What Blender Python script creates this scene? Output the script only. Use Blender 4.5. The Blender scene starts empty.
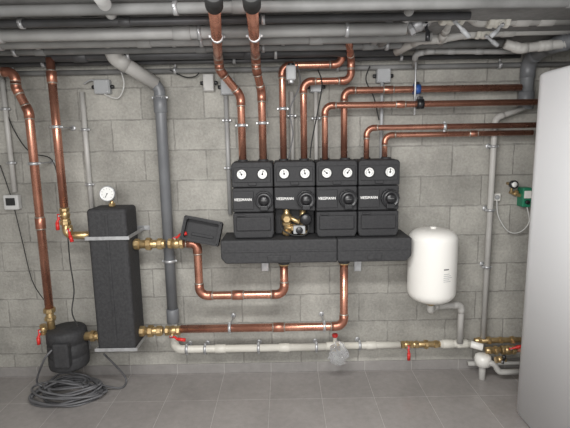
import bpy, bmesh, math, random
from mathutils import Vector, Matrix, Quaternion
random.seed(4)
# ------------------------------------------------------------------ camera
F=447.0; D=3.0; H=1.62
PITCH=math.radians(9.0); ROLL=math.radians(1.0)
fwd=Vector((0,math.cos(PITCH),-math.sin(PITCH)))
up0=Vector((0,math.sin(PITCH),math.cos(PITCH))); rt0=Vector((1,0,0))
rt=rt0*math.cos(ROLL)-up0*math.sin(ROLL)
up=up0*math.cos(ROLL)+rt0*math.sin(ROLL)
CAM=Vector((0,-D,H))
cd=bpy.data.cameras.new("camera"); cam=bpy.data.objects.new("camera",cd)
bpy.context.scene.collection.objects.link(cam)
cd.sensor_width=36; cd.lens=F/570*36; cd.clip_start=0.02
M=Matrix((rt,up,-fwd)).transposed().to_4x4(); M.translation=CAM
cam.matrix_world=M
bpy.context.scene.camera=cam
def W(px,py,d=0.0):
    r=rt*((px-285)/F)+up*((214-py)/F)+fwd
    return CAM+r*((D-d)/r.y)
COL=bpy.context.scene.collection
CEIL=2.19
# ------------------------------------------------------------------ materials
def nmat(name,col,rough=0.5,metal=0.0,col2=None,nscale=8.0,bump=0.0,bscale=60.0,rvar=0.0,trans=0.0,coat=0.0,detail=4,ior=None):
    m=bpy.data.materials.new(name); m.use_nodes=True
    nt=m.node_tree; b=nt.nodes["Principled BSDF"]
    b.inputs["Base Color"].default_value=(*col,1); b.inputs["Roughness"].default_value=rough
    b.inputs["Metallic"].default_value=metal
    b.inputs["Transmission Weight"].default_value=trans
    b.inputs["Coat Weight"].default_value=coat
    if ior: b.inputs["IOR"].default_value=ior
    tc=nt.nodes.new("ShaderNodeTexCoord")
    n=nt.nodes.new("ShaderNodeTexNoise"); n.inputs["Scale"].default_value=nscale; n.inputs["Detail"].default_value=detail
    nt.links.new(tc.outputs["Object"],n.inputs["Vector"])
    if col2 is None: col2=tuple(c*0.82 for c in col)
    r=nt.nodes.new("ShaderNodeValToRGB"); r.color_ramp.elements[0].position=0.35; r.color_ramp.elements[1].position=0.65
    r.color_ramp.elements[0].color=(*col2,1); r.color_ramp.elements[1].color=(*col,1)
    nt.links.new(n.outputs["Fac"],r.inputs["Fac"]); nt.links.new(r.outputs["Color"],b.inputs["Base Color"])
    if rvar:
        mr=nt.nodes.new("ShaderNodeMapRange"); mr.inputs["To Min"].default_value=rough+rvar; mr.inputs["To Max"].default_value=rough-rvar
        nt.links.new(n.outputs["Fac"],mr.inputs["Value"]); nt.links.new(mr.outputs["Result"],b.inputs["Roughness"])
    if bump:
        n2=nt.nodes.new("ShaderNodeTexNoise"); n2.inputs["Scale"].default_value=bscale; n2.inputs["Detail"].default_value=3
        nt.links.new(tc.outputs["Object"],n2.inputs["Vector"])
        bp=nt.nodes.new("ShaderNodeBump"); bp.inputs["Strength"].default_value=bump; bp.inputs["Distance"].default_value=0.003
        nt.links.new(n2.outputs["Fac"],bp.inputs["Height"]); nt.links.new(bp.outputs["Normal"],b.inputs["Normal"])
    return m
COPPER=nmat("copper",(0.64,0.31,0.215),0.27,0.8,(0.42,0.185,0.13),8,0.05,30,0.10,detail=5)
COPPER2=nmat("copper_fitting",(0.56,0.255,0.175),0.32,0.8,(0.34,0.145,0.10),14,0.08,40,0.08)
SOLDER=nmat("solder_tin",(0.52,0.45,0.39),0.4,0.8)
BRASS=nmat("brass",(0.60,0.45,0.24),0.34,0.78,(0.42,0.29,0.14),20,0.1,50)
EPP=nmat("black_foam",(0.028,0.028,0.030),0.68,0,(0.017,0.017,0.019),110,0.5,150)
EPPD=nmat("charcoal_foam",(0.040,0.040,0.042),0.72,0,(0.026,0.026,0.028),60,0.5,140,detail=6)
BLKP=nmat("black_plastic",(0.016,0.016,0.018),0.33,0,None,10)
PVCD=nmat("grey_pvc",(0.18,0.187,0.197),0.40,0,(0.14,0.145,0.155),6)
PVCL=nmat("pale_pvc",(0.52,0.51,0.485),0.45,0,(0.42,0.41,0.39),5)
PVCG=nmat("light_grey_pvc",(0.37,0.37,0.365),0.45,0,(0.29,0.29,0.286),5)
PVCW=nmat("cream_pvc",(0.67,0.65,0.59),0.42,0,(0.57,0.55,0.49),6)
CEILP=nmat("dusty_pipe",(0.24,0.24,0.237),0.6,0,(0.15,0.15,0.147),5)
CEILW=nmat("dusty_pale_pipe",(0.37,0.367,0.36),0.5,0,(0.25,0.247,0.24),4,detail=7)
DARKP=nmat("dark_steel_pipe",(0.09,0.09,0.095),0.45,0.2,(0.06,0.06,0.06),6)
WHITE=nmat("white_enamel",(0.82,0.805,0.765),0.32,0,(0.81,0.795,0.755),3,0,60,0,0,0.2)
TANKM=nmat("cabinet_paint",(0.90,0.91,0.93),0.45,0,(0.885,0.895,0.915),2)
TANKR=nmat("cabinet_trim_grey",(0.55,0.56,0.59),0.5)
ZINC=nmat("zinc_steel",(0.55,0.56,0.57),0.4,0.6,(0.42,0.42,0.43),30)
RUB=nmat("black_rubber",(0.02,0.02,0.02),0.7)
RED=nmat("red_lever",(0.66,0.03,0.025),0.4)
BLUE=nmat("blue_plastic",(0.03,0.10,0.35),0.4)
GREEN=nmat("green_plastic",(0.02,0.22,0.12),0.4)
CABLE=nmat("grey_cable",(0.13,0.13,0.137),0.5,0,(0.08,0.08,0.085),10)
CABW=nmat("white_cable",(0.65,0.65,0.63),0.5)
DIAL=nmat("dial_white",(0.80,0.80,0.78),0.4,0,(0.78,0.78,0.76))
BOXG=nmat("box_grey",(0.42,0.43,0.44),0.5)
BOXL=nmat("box_light_grey",(0.60,0.60,0.59),0.5)
TXT=nmat("print_white",(0.92,0.91,0.89),0.5,0,(0.90,0.89,0.87))
INK=nmat("print_grey",(0.2,0.2,0.2),0.6)
CLEAR=nmat("clear_film",(0.97,0.98,1.0),0.12,0,(0.94,0.95,0.97),30,1.0,40,0,0.86,0.6,ior=1.2)

def brickmat(name,bw,rh,mort,c1,c2,cm,offs,axes,ox=0,oz=0,nscale=5,bump=0.6,rough=0.85,smear=0.35,fine=70,groove=1.0,blot=0.0):
    m=bpy.data.materials.new(name); m.use_nodes=True; nt=m.node_tree; b=nt.nodes["Principled BSDF"]
    L=nt.links.new
    geo=nt.nodes.new("ShaderNodeNewGeometry"); sp=nt.nodes.new("ShaderNodeSeparateXYZ"); L(geo.outputs["Position"],sp.inputs[0])
    cb=nt.nodes.new("ShaderNodeCombineXYZ")
    a1=nt.nodes.new("ShaderNodeMath"); a1.operation='ADD'; a1.inputs[1].default_value=ox+20*bw; L(sp.outputs[axes[0]],a1.inputs[0])
    a2=nt.nodes.new("ShaderNodeMath"); a2.operation='ADD'; a2.inputs[1].default_value=oz+20*rh; L(sp.outputs[axes[1]],a2.inputs[0])
    L(a1.outputs[0],cb.inputs[0]); L(a2.outputs[0],cb.inputs[1])
    nw=nt.nodes.new("ShaderNodeTexNoise"); nw.inputs["Scale"].default_value=13; nw.inputs["Detail"].default_value=4; L(geo.outputs["Position"],nw.inputs["Vector"])
    vs=nt.nodes.new("ShaderNodeVectorMath"); vs.operation='SCALE'; vs.inputs["Scale"].default_value=0.018*bump
    L(nw.outputs["Color"],vs.inputs[0])
    va=nt.nodes.new("ShaderNodeVectorMath"); va.operation='ADD'; L(cb.outputs[0],va.inputs[0]); L(vs.outputs[0],va.inputs[1])
    br=nt.nodes.new("ShaderNodeTexBrick"); br.offset=offs; br.squash=1
    L(va.outputs[0],br.inputs["Vector"])
    br.inputs["Scale"].default_value=1; br.inputs["Brick Width"].default_value=bw; br.inputs["Row Height"].default_value=rh
    br.inputs["Mortar Size"].default_value=mort; br.inputs["Mortar Smooth"].default_value=0.5
    br.inputs["Color1"].default_value=(*c1,1); br.inputs["Color2"].default_value=(*c2,1); br.inputs["Mortar"].default_value=(*cm,1)
    col=br.outputs["Color"]
    if blot>0:
        b2=nt.nodes.new("ShaderNodeTexBrick"); b2.offset=offs; L(va.outputs[0],b2.inputs["Vector"])
        b2.inputs["Scale"].default_value=1; b2.inputs["Brick Width"].default_value=bw; b2.inputs["Row Height"].default_value=rh
        b2.inputs["Mortar Size"].default_value=0.022; b2.inputs["Mortar Smooth"].default_value=1.0
        n3=nt.nodes.new("ShaderNodeTexNoise"); n3.inputs["Scale"].default_value=11; n3.inputs["Detail"].default_value=6; L(geo.outputs["Position"],n3.inputs["Vector"])
        r3=nt.nodes.new("ShaderNodeMapRange"); r3.inputs["From Min"].default_value=0.46; r3.inputs["From Max"].default_value=0.6; r3.inputs["To Max"].default_value=blot; L(n3.outputs["Fac"],r3.inputs["Value"])
        m3=nt.nodes.new("ShaderNodeMath"); m3.operation='MULTIPLY'; L(b2.outputs["Fac"],m3.inputs[0]); L(r3.outputs[0],m3.inputs[1])
        mx=nt.nodes.new("ShaderNodeMix"); mx.data_type='RGBA'; L(m3.outputs[0],mx.inputs[0]); L(col,mx.inputs[6]); mx.inputs[7].default_value=(0.43,0.42,0.385,1)
        col=mx.outputs[2]
    n1=nt.nodes.new("ShaderNodeTexNoise"); n1.inputs["Scale"].default_value=nscale; n1.inputs["Detail"].default_value=8; n1.inputs["Roughness"].default_value=0.65
    L(geo.outputs["Position"],n1.inputs["Vector"])
    n2=nt.nodes.new("ShaderNodeTexNoise"); n2.inputs["Scale"].default_value=fine; n2.inputs["Detail"].default_value=5; n2.inputs["Roughness"].default_value=0.7
    L(geo.outputs["Position"],n2.inputs["Vector"])
    mr=nt.nodes.new("ShaderNodeMapRange"); mr.inputs["From Min"].default_value=0.3; mr.inputs["From Max"].default_value=0.7
    mr.inputs["To Min"].default_value=1-smear; mr.inputs["To Max"].default_value=1+smear; L(n1.outputs["Fac"],mr.inputs["Value"])
    mr2=nt.nodes.new("ShaderNodeMapRange"); mr2.inputs["From Min"].default_value=0.3; mr2.inputs["From Max"].default_value=0.7
    mr2.inputs["To Min"].default_value=1-smear*0.6; mr2.inputs["To Max"].default_value=1+smear*0.6; L(n2.outputs["Fac"],mr2.inputs["Value"])
    mu=nt.nodes.new("ShaderNodeMath"); mu.operation='MULTIPLY'; L(mr.outputs[0],mu.inputs[0]); L(mr2.outputs[0],mu.inputs[1])
    sc=nt.nodes.new("ShaderNodeVectorMath"); sc.operation='SCALE'; L(col,sc.inputs[0]); L(mu.outputs[0],sc.inputs["Scale"])
    L(sc.outputs[0],b.inputs["Base Color"]); b.inputs["Roughness"].default_value=rough
    mo=nt.nodes.new("ShaderNodeMath"); mo.operation='MULTIPLY_ADD'; mo.inputs[1].default_value=-groove; L(br.outputs["Fac"],mo.inputs[0])
    ms=nt.nodes.new("ShaderNodeMath"); ms.operation='MULTIPLY'; ms.inputs[1].default_value=0.9*bump; L(n2.outputs["Fac"],ms.inputs[0]); L(ms.outputs[0],mo.inputs[2])
    bp=nt.nodes.new("ShaderNodeBump"); bp.inputs["Strength"].default_value=0.8; bp.inputs["Distance"].default_value=0.006*bump+0.001
    L(mo.outputs[0],bp.inputs["Height"]); L(bp.outputs["Normal"],b.inputs["Normal"])
    return m
WC=((0.385,0.373,0.340),(0.305,0.295,0.268),(0.27,0.26,0.238))
WALLM=brickmat("concrete_blocks",0.41,0.203,0.005,*WC,0.5,("X","Z"),0.1,0.03,3.2,0.85,0.9,0.28,60,0.8,0.4)
WALLS=brickmat("concrete_blocks_side",0.41,0.203,0.005,*WC,0.5,("Y","Z"),0.1,0.03,3.2,0.85,0.9,0.28,60,0.8,0.4)
FLOORM=brickmat("grey_floor_tiles",0.335,0.335,0.0024,(0.295,0.276,0.264),(0.265,0.248,0.238),(0.43,0.41,0.39),0.0,("X","Y"),0.118,0.02,2,0.05,0.22,0.14,25)
CEILM=brickmat("concrete_ceiling",5.0,0.6,0.006,(0.24,0.238,0.233),(0.20,0.198,0.194),(0.10,0.10,0.10),0.0,("X","Y"),0.1,0.1,3,0.3,0.9,0.25,40)
BASEM=brickmat("grey_skirting_tile",0.335,0.5,0.003,(0.29,0.275,0.265),(0.26,0.247,0.238),(0.42,0.40,0.385),0.0,("X","Z"),0.118,0.1,3,0.08,0.4,0.12,25)
# ------------------------------------------------------------------ mesh builder
def fillet(pts,R,n=7):
    out=[pts[0].copy()]; arcs=[]
    for i in range(1,len(pts)-1):
        a,p,c=pts[i-1],pts[i],pts[i+1]
        d1=(a-p).normalized(); d2=(c-p).normalized()
        ang=d1.angle(d2)
        if ang>math.radians(176): out.append(p.copy()); continue
        t=R/math.tan(ang/2); t=min(t,(a-p).length*0.48,(c-p).length*0.48); r=t*math.tan(ang/2)
        ctr=p+(d1+d2).normalized()*(r/math.sin(ang/2))
        s=p+d1*t; e=p+d2*t; v1=s-ctr; v2=e-ctr; tot=v1.angle(v2); ax=v1.cross(v2).normalized()
        arc=[ctr+Quaternion(ax,tot*k/n)@v1 for k in range(n+1)]
        out+=arc; arcs.append((arc,d1,d2))
    out.append(pts[-1].copy()); return out,arcs
def smoothpath(pts,n=8):
    P=[pts[0]]+pts+[pts[-1]]; out=[]
    for i in range(1,len(P)-2):
        p0,p1,p2,p3=P[i-1],P[i],P[i+1],P[i+2]
        for k in range(n):
            t=k/n
            out.append(0.5*((2*p1)+(p2-p0)*t+(2*p0-5*p1+4*p2-p3)*t*t+(3*p1-p0-3*p2+p3)*t**3))
    out.append(pts[-1]); return out
class MB:
    def __init__(s): s.bm=bmesh.new(); s.mats=[]
    def mi(s,m):
        if m not in s.mats: s.mats.append(m)
        return s.mats.index(m)
    def merge(s,t,mat,smooth=False,mx=None):
        i=s.mi(mat)
        for f in t.faces: f.material_index=i; f.smooth=smooth
        if mx is not None: bmesh.ops.transform(t,matrix=mx,verts=t.verts)
        bmesh.ops.recalc_face_normals(t,faces=t.faces)
        me=bpy.data.meshes.new("t"); t.to_mesh(me); t.free(); s.bm.from_mesh(me); bpy.data.meshes.remove(me); return s
    def box(s,c,sz,mat,bev=0.004,rot=None,seg=2):
        t=bmesh.new(); bmesh.ops.create_cube(t,size=1); bmesh.ops.scale(t,vec=sz,verts=t.verts)
        if bev>0: bmesh.ops.bevel(t,geom=list(t.edges),offset=min(bev,min(sz)*0.45),segments=seg,affect='EDGES',profile=0.5)
        mx=Matrix.Translation(c)
        if rot is not None: mx=mx@rot
        return s.merge(t,mat,False,mx)
    def prism(s,poly,y0,y1,mat,bev=0.004,mx=None,seg=2):
        t=bmesh.new(); a=[t.verts.new((x,y0,z)) for x,z in poly]; b=[t.verts.new((x,y1,z)) for x,z in poly]
        n=len(poly); t.faces.new(a); t.faces.new(b[::-1])
        for i in range(n): t.faces.new((a[i],b[i],b[(i+1)%n],a[(i+1)%n]))
        bmesh.ops.recalc_face_normals(t,faces=t.faces)
        if bev>0: bmesh.ops.bevel(t,geom=list(t.edges),offset=bev,segments=seg,affect='EDGES',profile=0.5)
        return s.merge(t,mat,False,mx)
    def lathe(s,prof,o,ax,mat,n=28,smooth=True):
        t=bmesh.new(); rings=[]
        for r,h in prof:
            if r<1e-5: rings.append([t.verts.new((0,0,h))])
            else: rings.append([t.verts.new((r*math.cos(2*math.pi*k/n),r*math.sin(2*math.pi*k/n),h)) for k in range(n)])
        for a,b in zip(rings,rings[1:]):
            if len(a)==1 and len(b)==1: continue
            for k in range(n):
                k2=(k+1)%n
                if len(a)==1: t.faces.new((a[0],b[k2],b[k]))
                elif len(b)==1: t.faces.new((a[k],a[k2],b[0]))
                else: t.faces.new((a[k],a[k2],b[k2],b[k]))
        if len(rings[0])>1: t.faces.new(rings[0][::-1])
        if len(rings[-1])>1: t.faces.new(rings[-1])
        q=Vector((0,0,1)).rotation_difference(Vector(ax).normalized())
        return s.merge(t,mat,smooth,Matrix.Translation(o)@q.to_matrix().to_4x4())
    def cyl(s,p0,p1,r,mat,n=20,bev=0.0015,smooth=True):
        L=(p1-p0).length; b=min(bev,r*0.4,L*0.4)
        return s.lathe([(r-b,0),(r,b),(r,L-b),(r-b,L)],p0,p1-p0,mat,n,smooth)
    def hexnut(s,c,ax,r,L,mat):
        ax=Vector(ax).normalized(); b=r*0.12
        return s.lathe([(r-b,0),(r,b),(r,L-b),(r-b,L)],c-ax*L/2,ax,mat,6 if r<0.03 else 8,False)
    def tube(s,path,r,mat,n=14,closed=False,radii=None):
        t=bmesh.new(); rings=[]; N=len(path)
        T=[]
        for i in range(N):
            if closed: d=path[(i+1)%N]-path[i-1]
            elif i==0: d=path[1]-path[0]
            elif i==N-1: d=path[-1]-path[-2]
            else: d=(path[i+1]-path[i]).normalized()+(path[i]-path[i-1]).normalized()
            T.append(d.normalized())
        nrm=T[0].orthogonal().normalized()
        for i in range(N):
            if i>0:
                q=T[i-1].rotation_difference(T[i]); nrm=(q@nrm); nrm=(nrm-T[i]*nrm.dot(T[i])).normalized()
            bn=T[i].cross(nrm); rr=radii[i] if radii else r
            rings.append([t.verts.new(path[i]+(nrm*math.cos(2*math.pi*k/n)+bn*math.sin(2*math.pi*k/n))*rr) for k in range(n)])
        for i in range(N-1 if not closed else N):
            a,b=rings[i],rings[(i+1)%N]
            for k in range(n): t.faces.new((a[k],a[(k+1)%n],b[(k+1)%n],b[k]))
        if not closed: t.faces.new(rings[0][::-1]); t.faces.new(rings[-1])
        return s.merge(t,mat,True)
    def obj(s,name,parent=None,origin=None,label=None):
        me=bpy.data.meshes.new(name)
        if origin is None:
            xs=[v.co for v in s.bm.verts]
            mn=Vector([min(v[i] for v in xs) for i in range(3)]); mxx=Vector([max(v[i] for v in xs) for i in range(3)])
            origin=Vector(((mn.x+mxx.x)/2,(mn.y+mxx.y)/2,mn.z))
        bmesh.ops.translate(s.bm,vec=-origin,verts=s.bm.verts)
        s.bm.to_mesh(me); s.bm.free()
        for m in s.mats: me.materials.append(m)
        o=bpy.data.objects.new(name,me); COL.objects.link(o)
        place(o,origin,parent)
        if label: o["label"]=label
        return o
WP={}
def place(o,origin,parent):
    WP[o.name]=Vector(origin)
    if parent is not None:
        o.parent=parent; o.location=Vector(origin)-WP[parent.name]
    else: o.location=origin
def empty(name,loc):
    o=bpy.data.objects.new(name,None); o.empty_display_size=0.05; COL.objects.link(o); place(o,loc,None); return o
def top(o,label,cat,group=None):
    o["label"]=label; o["category"]=cat
    if group: o["group"]=group
    return o
def text(s,name,loc,size,mat,parent,ext=0.0006):
    c=bpy.data.curves.new(name,'FONT'); c.body=s; c.size=size; c.extrude=ext; c.offset=0.00015; c.space_character=1.04; c.align_x='CENTER'; c.align_y='CENTER'
    t=bpy.data.objects.new(name+"_tmp",c); COL.objects.link(t)
    dg=bpy.context.evaluated_depsgraph_get(); me=bpy.data.meshes.new_from_object(t.evaluated_get(dg))
    bpy.data.objects.remove(t)
    me.transform(Matrix.Rotation(math.pi/2,4,'X')@Matrix.Diagonal((.92,1.1,1,1))); me.materials.clear(); me.materials.append(mat)
    o=bpy.data.objects.new(name,me); COL.objects.link(o); place(o,loc,parent); return o
Y=Vector((0,1,0)); X=Vector((1,0,0)); Z=Vector((0,0,1))
def snap(pp):
    P=[W(*p) if not isinstance(p,Vector) else p.copy() for p in pp]
    for i in range(len(P)-1):
        a,b=P[i],P[i+1]; dx=abs(a.x-b.x); dz=abs(a.z-b.z); dy=abs(a.y-b.y)
        if dy>0.3: continue
        if dx<0.16*dz: m=(a.x+b.x)/2; a.x=b.x=m
        elif dz<0.16*dx: m=(a.z+b.z)/2; a.z=b.z=m
    return P
def clampat(p,axis,r,parent,mat=ZINC,wall=True,to=None):
    m=MB(); ax=Vector(axis).normalized(); L=0.018
    m.lathe([(r+0.001,-L/2),(r+0.006,-L/2),(r+0.006,L/2),(r+0.001,L/2)],p,ax,mat,24)
    end=Vector((p.x,-0.001,p.z)) if to is None else to
    dr=(end-p).normalized()
    if (end-p).length>r+0.01:
        m.cyl(p+dr*(r+0.004),end,0.005,ZINC,10)
        m.cyl(end-dr*0.006,end,0.018,ZINC,16)
    side=ax.cross(dr).normalized()
    for sg in(-1,1):
        m.box(p+side*sg*(r+0.009),(0.012,0.012,0.012),mat,0.002)
    return m.obj("pipe_clamp",parent)
def pipe(name,pp,r,mat,label,R=None,clamps=(),fit=None,cat="pipe",n=18,group=None,clampmat=ZINC,straight=()):
    P=snap(pp); R=R or r*2.2
    path,arcs=fillet(P,R)
    o=MB().tube(path,r,mat,n).obj(name); top(o,label,cat,group)
    if fit is not None:
        for arc,d1,d2 in arcs:
            a_,b_=arc[0]+d1*r*1.1,arc[-1]+d2*r*1.1
            m=MB().tube([a_]+arc+[b_],r*1.13,fit,n)
            if fit is COPPER2:
                for q,dq in((a_,d1),(b_,d2)): m.lathe([(r*1.16,-.004),(r*1.17,0),(r*1.02,.006)],q,dq,SOLDER,n)
            m.obj("elbow_fitting",o)
    for seg,t in straight:
        a,b=P[seg],P[seg+1]; c=a.lerp(b,t); d=(b-a).normalized()
        m=MB().cyl(c-d*r*1.4,c+d*r*1.4,r*1.18,fit or mat)
        if fit is COPPER2:
            for sg in(-1,1): m.lathe([(r*1.19,-.003),(r*1.19,0),(r*1.02,.006)],c+d*sg*r*1.4,d*sg,SOLDER,n)
        m.obj("coupling_sleeve",o)
    for seg,t in clamps:
        a,b=P[seg],P[seg+1]; c=a.lerp(b,t); clampat(c,b-a,r,o,clampmat)
    return o,P
def cable(name,pp,r,mat,label,cat="cable"):
    P=[W(*p) if not isinstance(p,Vector) else p for p in pp]
    o=MB().tube(smoothpath(P),r,mat,8).obj(name); return top(o,label,cat)
def valve(c,ax,r,hdir,hlen,label,hmat=RED,side=None,name="ball_valve",body=BRASS):
    ax=Vector(ax).normalized(); m=MB(); L=r*4.2
    m.hexnut(c-ax*L*0.38,ax,r*1.45,r*1.1,body); m.hexnut(c+ax*L*0.38,ax,r*1.45,r*1.1,body)
    m.lathe([(r*1.05,-L*.3),(r*1.25,-L*.2),(r*1.5,0),(r*1.25,L*.2),(r*1.05,L*.3)],c,ax,body)
    m.cyl(c-ax*L/2,c+ax*L/2,r*1.08,body)
    sd=Vector(side or (0,-1,0)); m.cyl(c,c+sd*r*2.0,r*0.5,body)
    o=m.obj(name); top(o,label,"valve")
    h=MB(); s0=c+sd*r*2.1; hd=Vector(hdir).normalized()
    h.cyl(s0-sd*0.006,s0+sd*0.006,0.011,ZINC,6,0.001,False)
    h.tube([s0-hd*0.012,s0+hd*hlen*0.25,s0+hd*hlen*0.4+sd*0.012,s0+hd*hlen+sd*0.012],0.008,hmat,8)
    h.tube([s0+hd*hlen*0.45+sd*0.012,s0+hd*hlen*1.02+sd*0.012],0.0115,hmat,10)
    h.obj("lever_handle",o,label="red lever handle" if hmat is RED else None)
    return o
def union(a,b,r,label,pat=(0.15,0.5,0.85)):
    m=MB(); d=(b-a).normalized(); L=(b-a).length
    m.cyl(a,b,r*1.05,BRASS)
    for k,t in enumerate(pat):
        m.hexnut(a.lerp(b,t),d,r*(1.6 if k%2 else 1.4),min(L*0.2,r*1.3),BRASS)
    o=m.obj("pipe_union"); return top(o,label,"pipe fitting")
# ------------------------------------------------------------------ room
def struct(o): o["kind"]="structure"; return o
XL,XR,YB=-2.25,2.95,-3.6
struct(MB().box(Vector(((XL+XR)/2,0.1,CEIL/2)),(XR-XL+0.4,0.2,CEIL+0.2),WALLM,0).obj("wall_back"))
struct(MB().box(Vector((XL-0.1,YB/2,CEIL/2)),(0.2,-YB,CEIL+0.2),WALLS,0).obj("wall_left"))
struct(MB().box(Vector((XR+0.1,YB/2,CEIL/2)),(0.2,-YB,CEIL+0.2),WALLS,0).obj("wall_right"))
struct(MB().box(Vector(((XL+XR)/2,YB/2,-0.05)),(XR-XL,-YB,0.1),FLOORM,0).obj("floor"))
struct(MB().box(Vector(((XL+XR)/2,YB/2,CEIL+0.05)),(XR-XL,-YB,0.1),CEILM,0).obj("ceiling"))
struct(MB().box(Vector(((XL+XR)/2,-0.006,0.035)),(XR-XL,0.012,0.07),BASEM,0.002).obj("baseboard_back"))
# ------------------------------------------------------------------ pump groups
dF=0.30
zt=W(316,161,dF).z; zb=W(316,238,dF).z
xl=W(231.5,200,dF).x; xr=W(400.5,200,dF).x; uw=(xr-xl)/4; hh=zt-zb
def gauge(c,r,parent,ang,rim=BLKP):
    m=MB(); m.lathe([(r*1.10,0),(r*1.12,0.008),(r*1.03,0.012),(r*0.97,0.010),(r*0.97,0.004)],c,(0,-1,0),rim,32)
    g=m.obj("thermometer",parent)
    d=MB(); d.lathe([(0,0),(r*0.95,0),(r*0.95,0.001),(0,0.001)],c+Vector((0,-0.007,0)),(0,-1,0),DIAL,32,False)
    d.obj("dial",g,label="white round dial face")
    t=MB()
    for k in range(13):
        a=math.radians(225-22.5*k); q=Vector((math.cos(a),0,math.sin(a)))
        p=c+Vector((0,-0.0088,0)); t.tube([p+q*r*0.66,p+q*r*0.86],0.0010,BLKP,6)
    t.tube([c+Vector((math.cos(a)*r*.58,-0.0085,math.sin(a)*r*.58)) for a in [math.radians(225-22.5*k) for k in range(13)]],.0007,BLKP,6)
    t.lathe([(0,0),(r*0.20,0),(r*0.20,0.002),(0,0.002)],c+Vector((0,-0.0085,0)),(0,-1,0),BLKP,20)
    a=math.radians(ang); q=Vector((math.cos(a),0,math.sin(a)))
    t.tube([c+Vector((0,-0.0098,0))-q*r*.25,c+Vector((0,-0.0098,0))+q*r*.72],0.0022,BLKP,6)
    t.obj("needle",g)
def pump_group(i):
    x0=xl+uw*i; cx=x0+uw/2; w=uw-0.006
    root=empty("pump_group",Vector((cx,-0.17,zb)))
    top(root,["black insulated heating pump group on manifold, beside grey conduit",
              "black heating pump group missing its lower cover, brass exposed",
              "black insulated heating pump group with two round thermometers",
              "black insulated heating pump group at end of manifold"][i],"pump group","pump groups on the manifold")
    back=MB(); back.box(Vector((cx,-0.10,zb+hh/2)),(w,0.12,hh),EPP,0.008)
    for sx in(-1,1): back.cyl(Vector((cx+sx*uw*0.25,-0.17,zt-0.02)),Vector((cx+sx*uw*0.25,-0.17,zt+0.012)),0.031,EPP,20)
    back.obj("back_shell",root)
    zu=zb+hh*0.675
    m=MB(); c=0.014
    m.prism([(cx-w/2,zu),(cx+w/2,zu),(cx+w/2,zt-c),(cx+w/2-c,zt),(cx-w/2+c,zt),(cx-w/2,zt-c)],-0.285,-0.155,EPP,0.008,None,3)
    m.box(Vector((cx,-0.284,zu+hh*0.16)),(w*0.9,0.012,hh*0.2),EPP,0.005)
    m.box(Vector((cx,-0.288,zu+0.02)),(w*0.2,0.016,0.02),EPP,0.004)
    m.obj("upper_cover",root)
    for sx in(-1,1): gauge(Vector((cx+sx*uw*0.245,-0.290,zu+hh*0.17)),0.029,root,[120,75][sx>0]+[0,25,-20,10][i]*sx)
    zm=zb+hh*0.345; zM=zu-0.004
    m=MB()
    if i!=1:
        m.prism([(cx-w/2,zm),(cx+w/2,zm),(cx+w/2,zM),(cx-w/2,zM)],-0.275,-0.155,EPP,0.009,None,3)
        m.prism([(cx-w/2+0.004,zm+0.02),(cx+w*0.02,zm+0.02),(cx+w*0.02,zM-0.02),(cx-w/2+0.004,zM-0.02)],-0.283,-0.27,EPP,0.003)
    else:
        m.prism([(cx-w/2,zm+hh*.04),(cx+w/2,zm),(cx+w/2,zM),(cx-w/2,zM)],-0.265,-0.155,EPP,0.007)
    m.obj("middle_cover",root)
    pc=Vector((cx+uw*0.265,-0.275,(zm+zM)/2))
    m=MB(); R=0.055
    m.lathe([(R,0),(R*1.03,0.012),(R*1.0,0.022),(R*0.9,0.026),(R*0.88,0.023),(R*0.5,0.026),(R*0.48,0.038),(R*0.42,0.042),(0,0.042)],pc,(0,-1,0),BLKP,36)
    for k in range(16):
        a=k*math.pi/8; q=Vector((math.cos(a),0,math.sin(a)))
        m.box(pc+q*R*0.98+Vector((0,-0.012,0)),(0.007,0.02,0.007),BLKP,0.001,Matrix.Rotation(-a,4,'Y'))
    m.box(pc+Vector((0,-0.02,-R*0.85)),(0.05,0.035,0.03),BLKP,0.004)
    ph=m.obj("pump_head",root)
    t=MB(); t.tube([pc+Vector((-R*.3,-0.043,0)),pc+Vector((R*.3,-0.043,0))],0.002,INK,8)
    t.obj("dial_marking",ph)
    tx=cx-uw*0.235; tz=(zm+zM)/2
    yy=-0.2842 if i!=1 else -0.2662
    text("VIESSMANN","brand_lettering",Vector((tx,yy,tz+0.004)),0.0215,TXT,root,.0009)
    if i!=1:
        m=MB(); zl=zm-0.004
        m.prism([(cx-w/2+0.012,zb),(cx+w/2-0.012,zb),(cx+w/2,zb+0.03),(cx+w/2,zl),(cx-w/2,zl),(cx-w/2,zb+0.03)],-0.280,-0.155,EPP,0.009,None,3)
        m.box(Vector((cx,-0.282,(zb+zl)/2+0.012)),(w*0.86,0.018,(zl-zb)*0.55),EPP,0.007)
        m.box(Vector((cx-w*0.3,-0.287,zl-0.012)),(w*0.2,0.012,0.012),EPP,0.003)
        m.obj("lower_cover",root)
    else:
        m=MB()
        for sx,zz in((-1,zm+0.03),(1,zm)):
            px=cx+sx*uw*0.2
            m.cyl(Vector((px,-0.2,zb+0.0)),Vector((px,-0.2,zz)),0.02,BRASS)
            m.hexnut(Vector((px,-0.2,zb+0.02)),Z,0.032,0.026,BRASS)
            m.hexnut(Vector((px,-0.2,zb+(0.075 if sx<0 else .095))),Z,0.030,0.022,BRASS)
        px=cx-uw*0.2
        m.lathe([(0.02,-.03),(0.033,-.015),(0.037,0),(0.033,.015),(0.02,.03)],Vector((px,-0.2,zb+0.112)),Z,BRASS)
        m.cyl(Vector((px,-0.2,zb+0.112)),Vector((px,-0.25,zb+0.112)),0.018,BRASS)
        m.hexnut(Vector((px,-0.245,zb+0.112)),Y,0.024,0.02,BRASS)
        m.cyl(Vector((cx-uw*.2,-0.21,zb+0.05)),Vector((cx+uw*.2,-0.21,zb+0.05)),0.015,BRASS)
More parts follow.
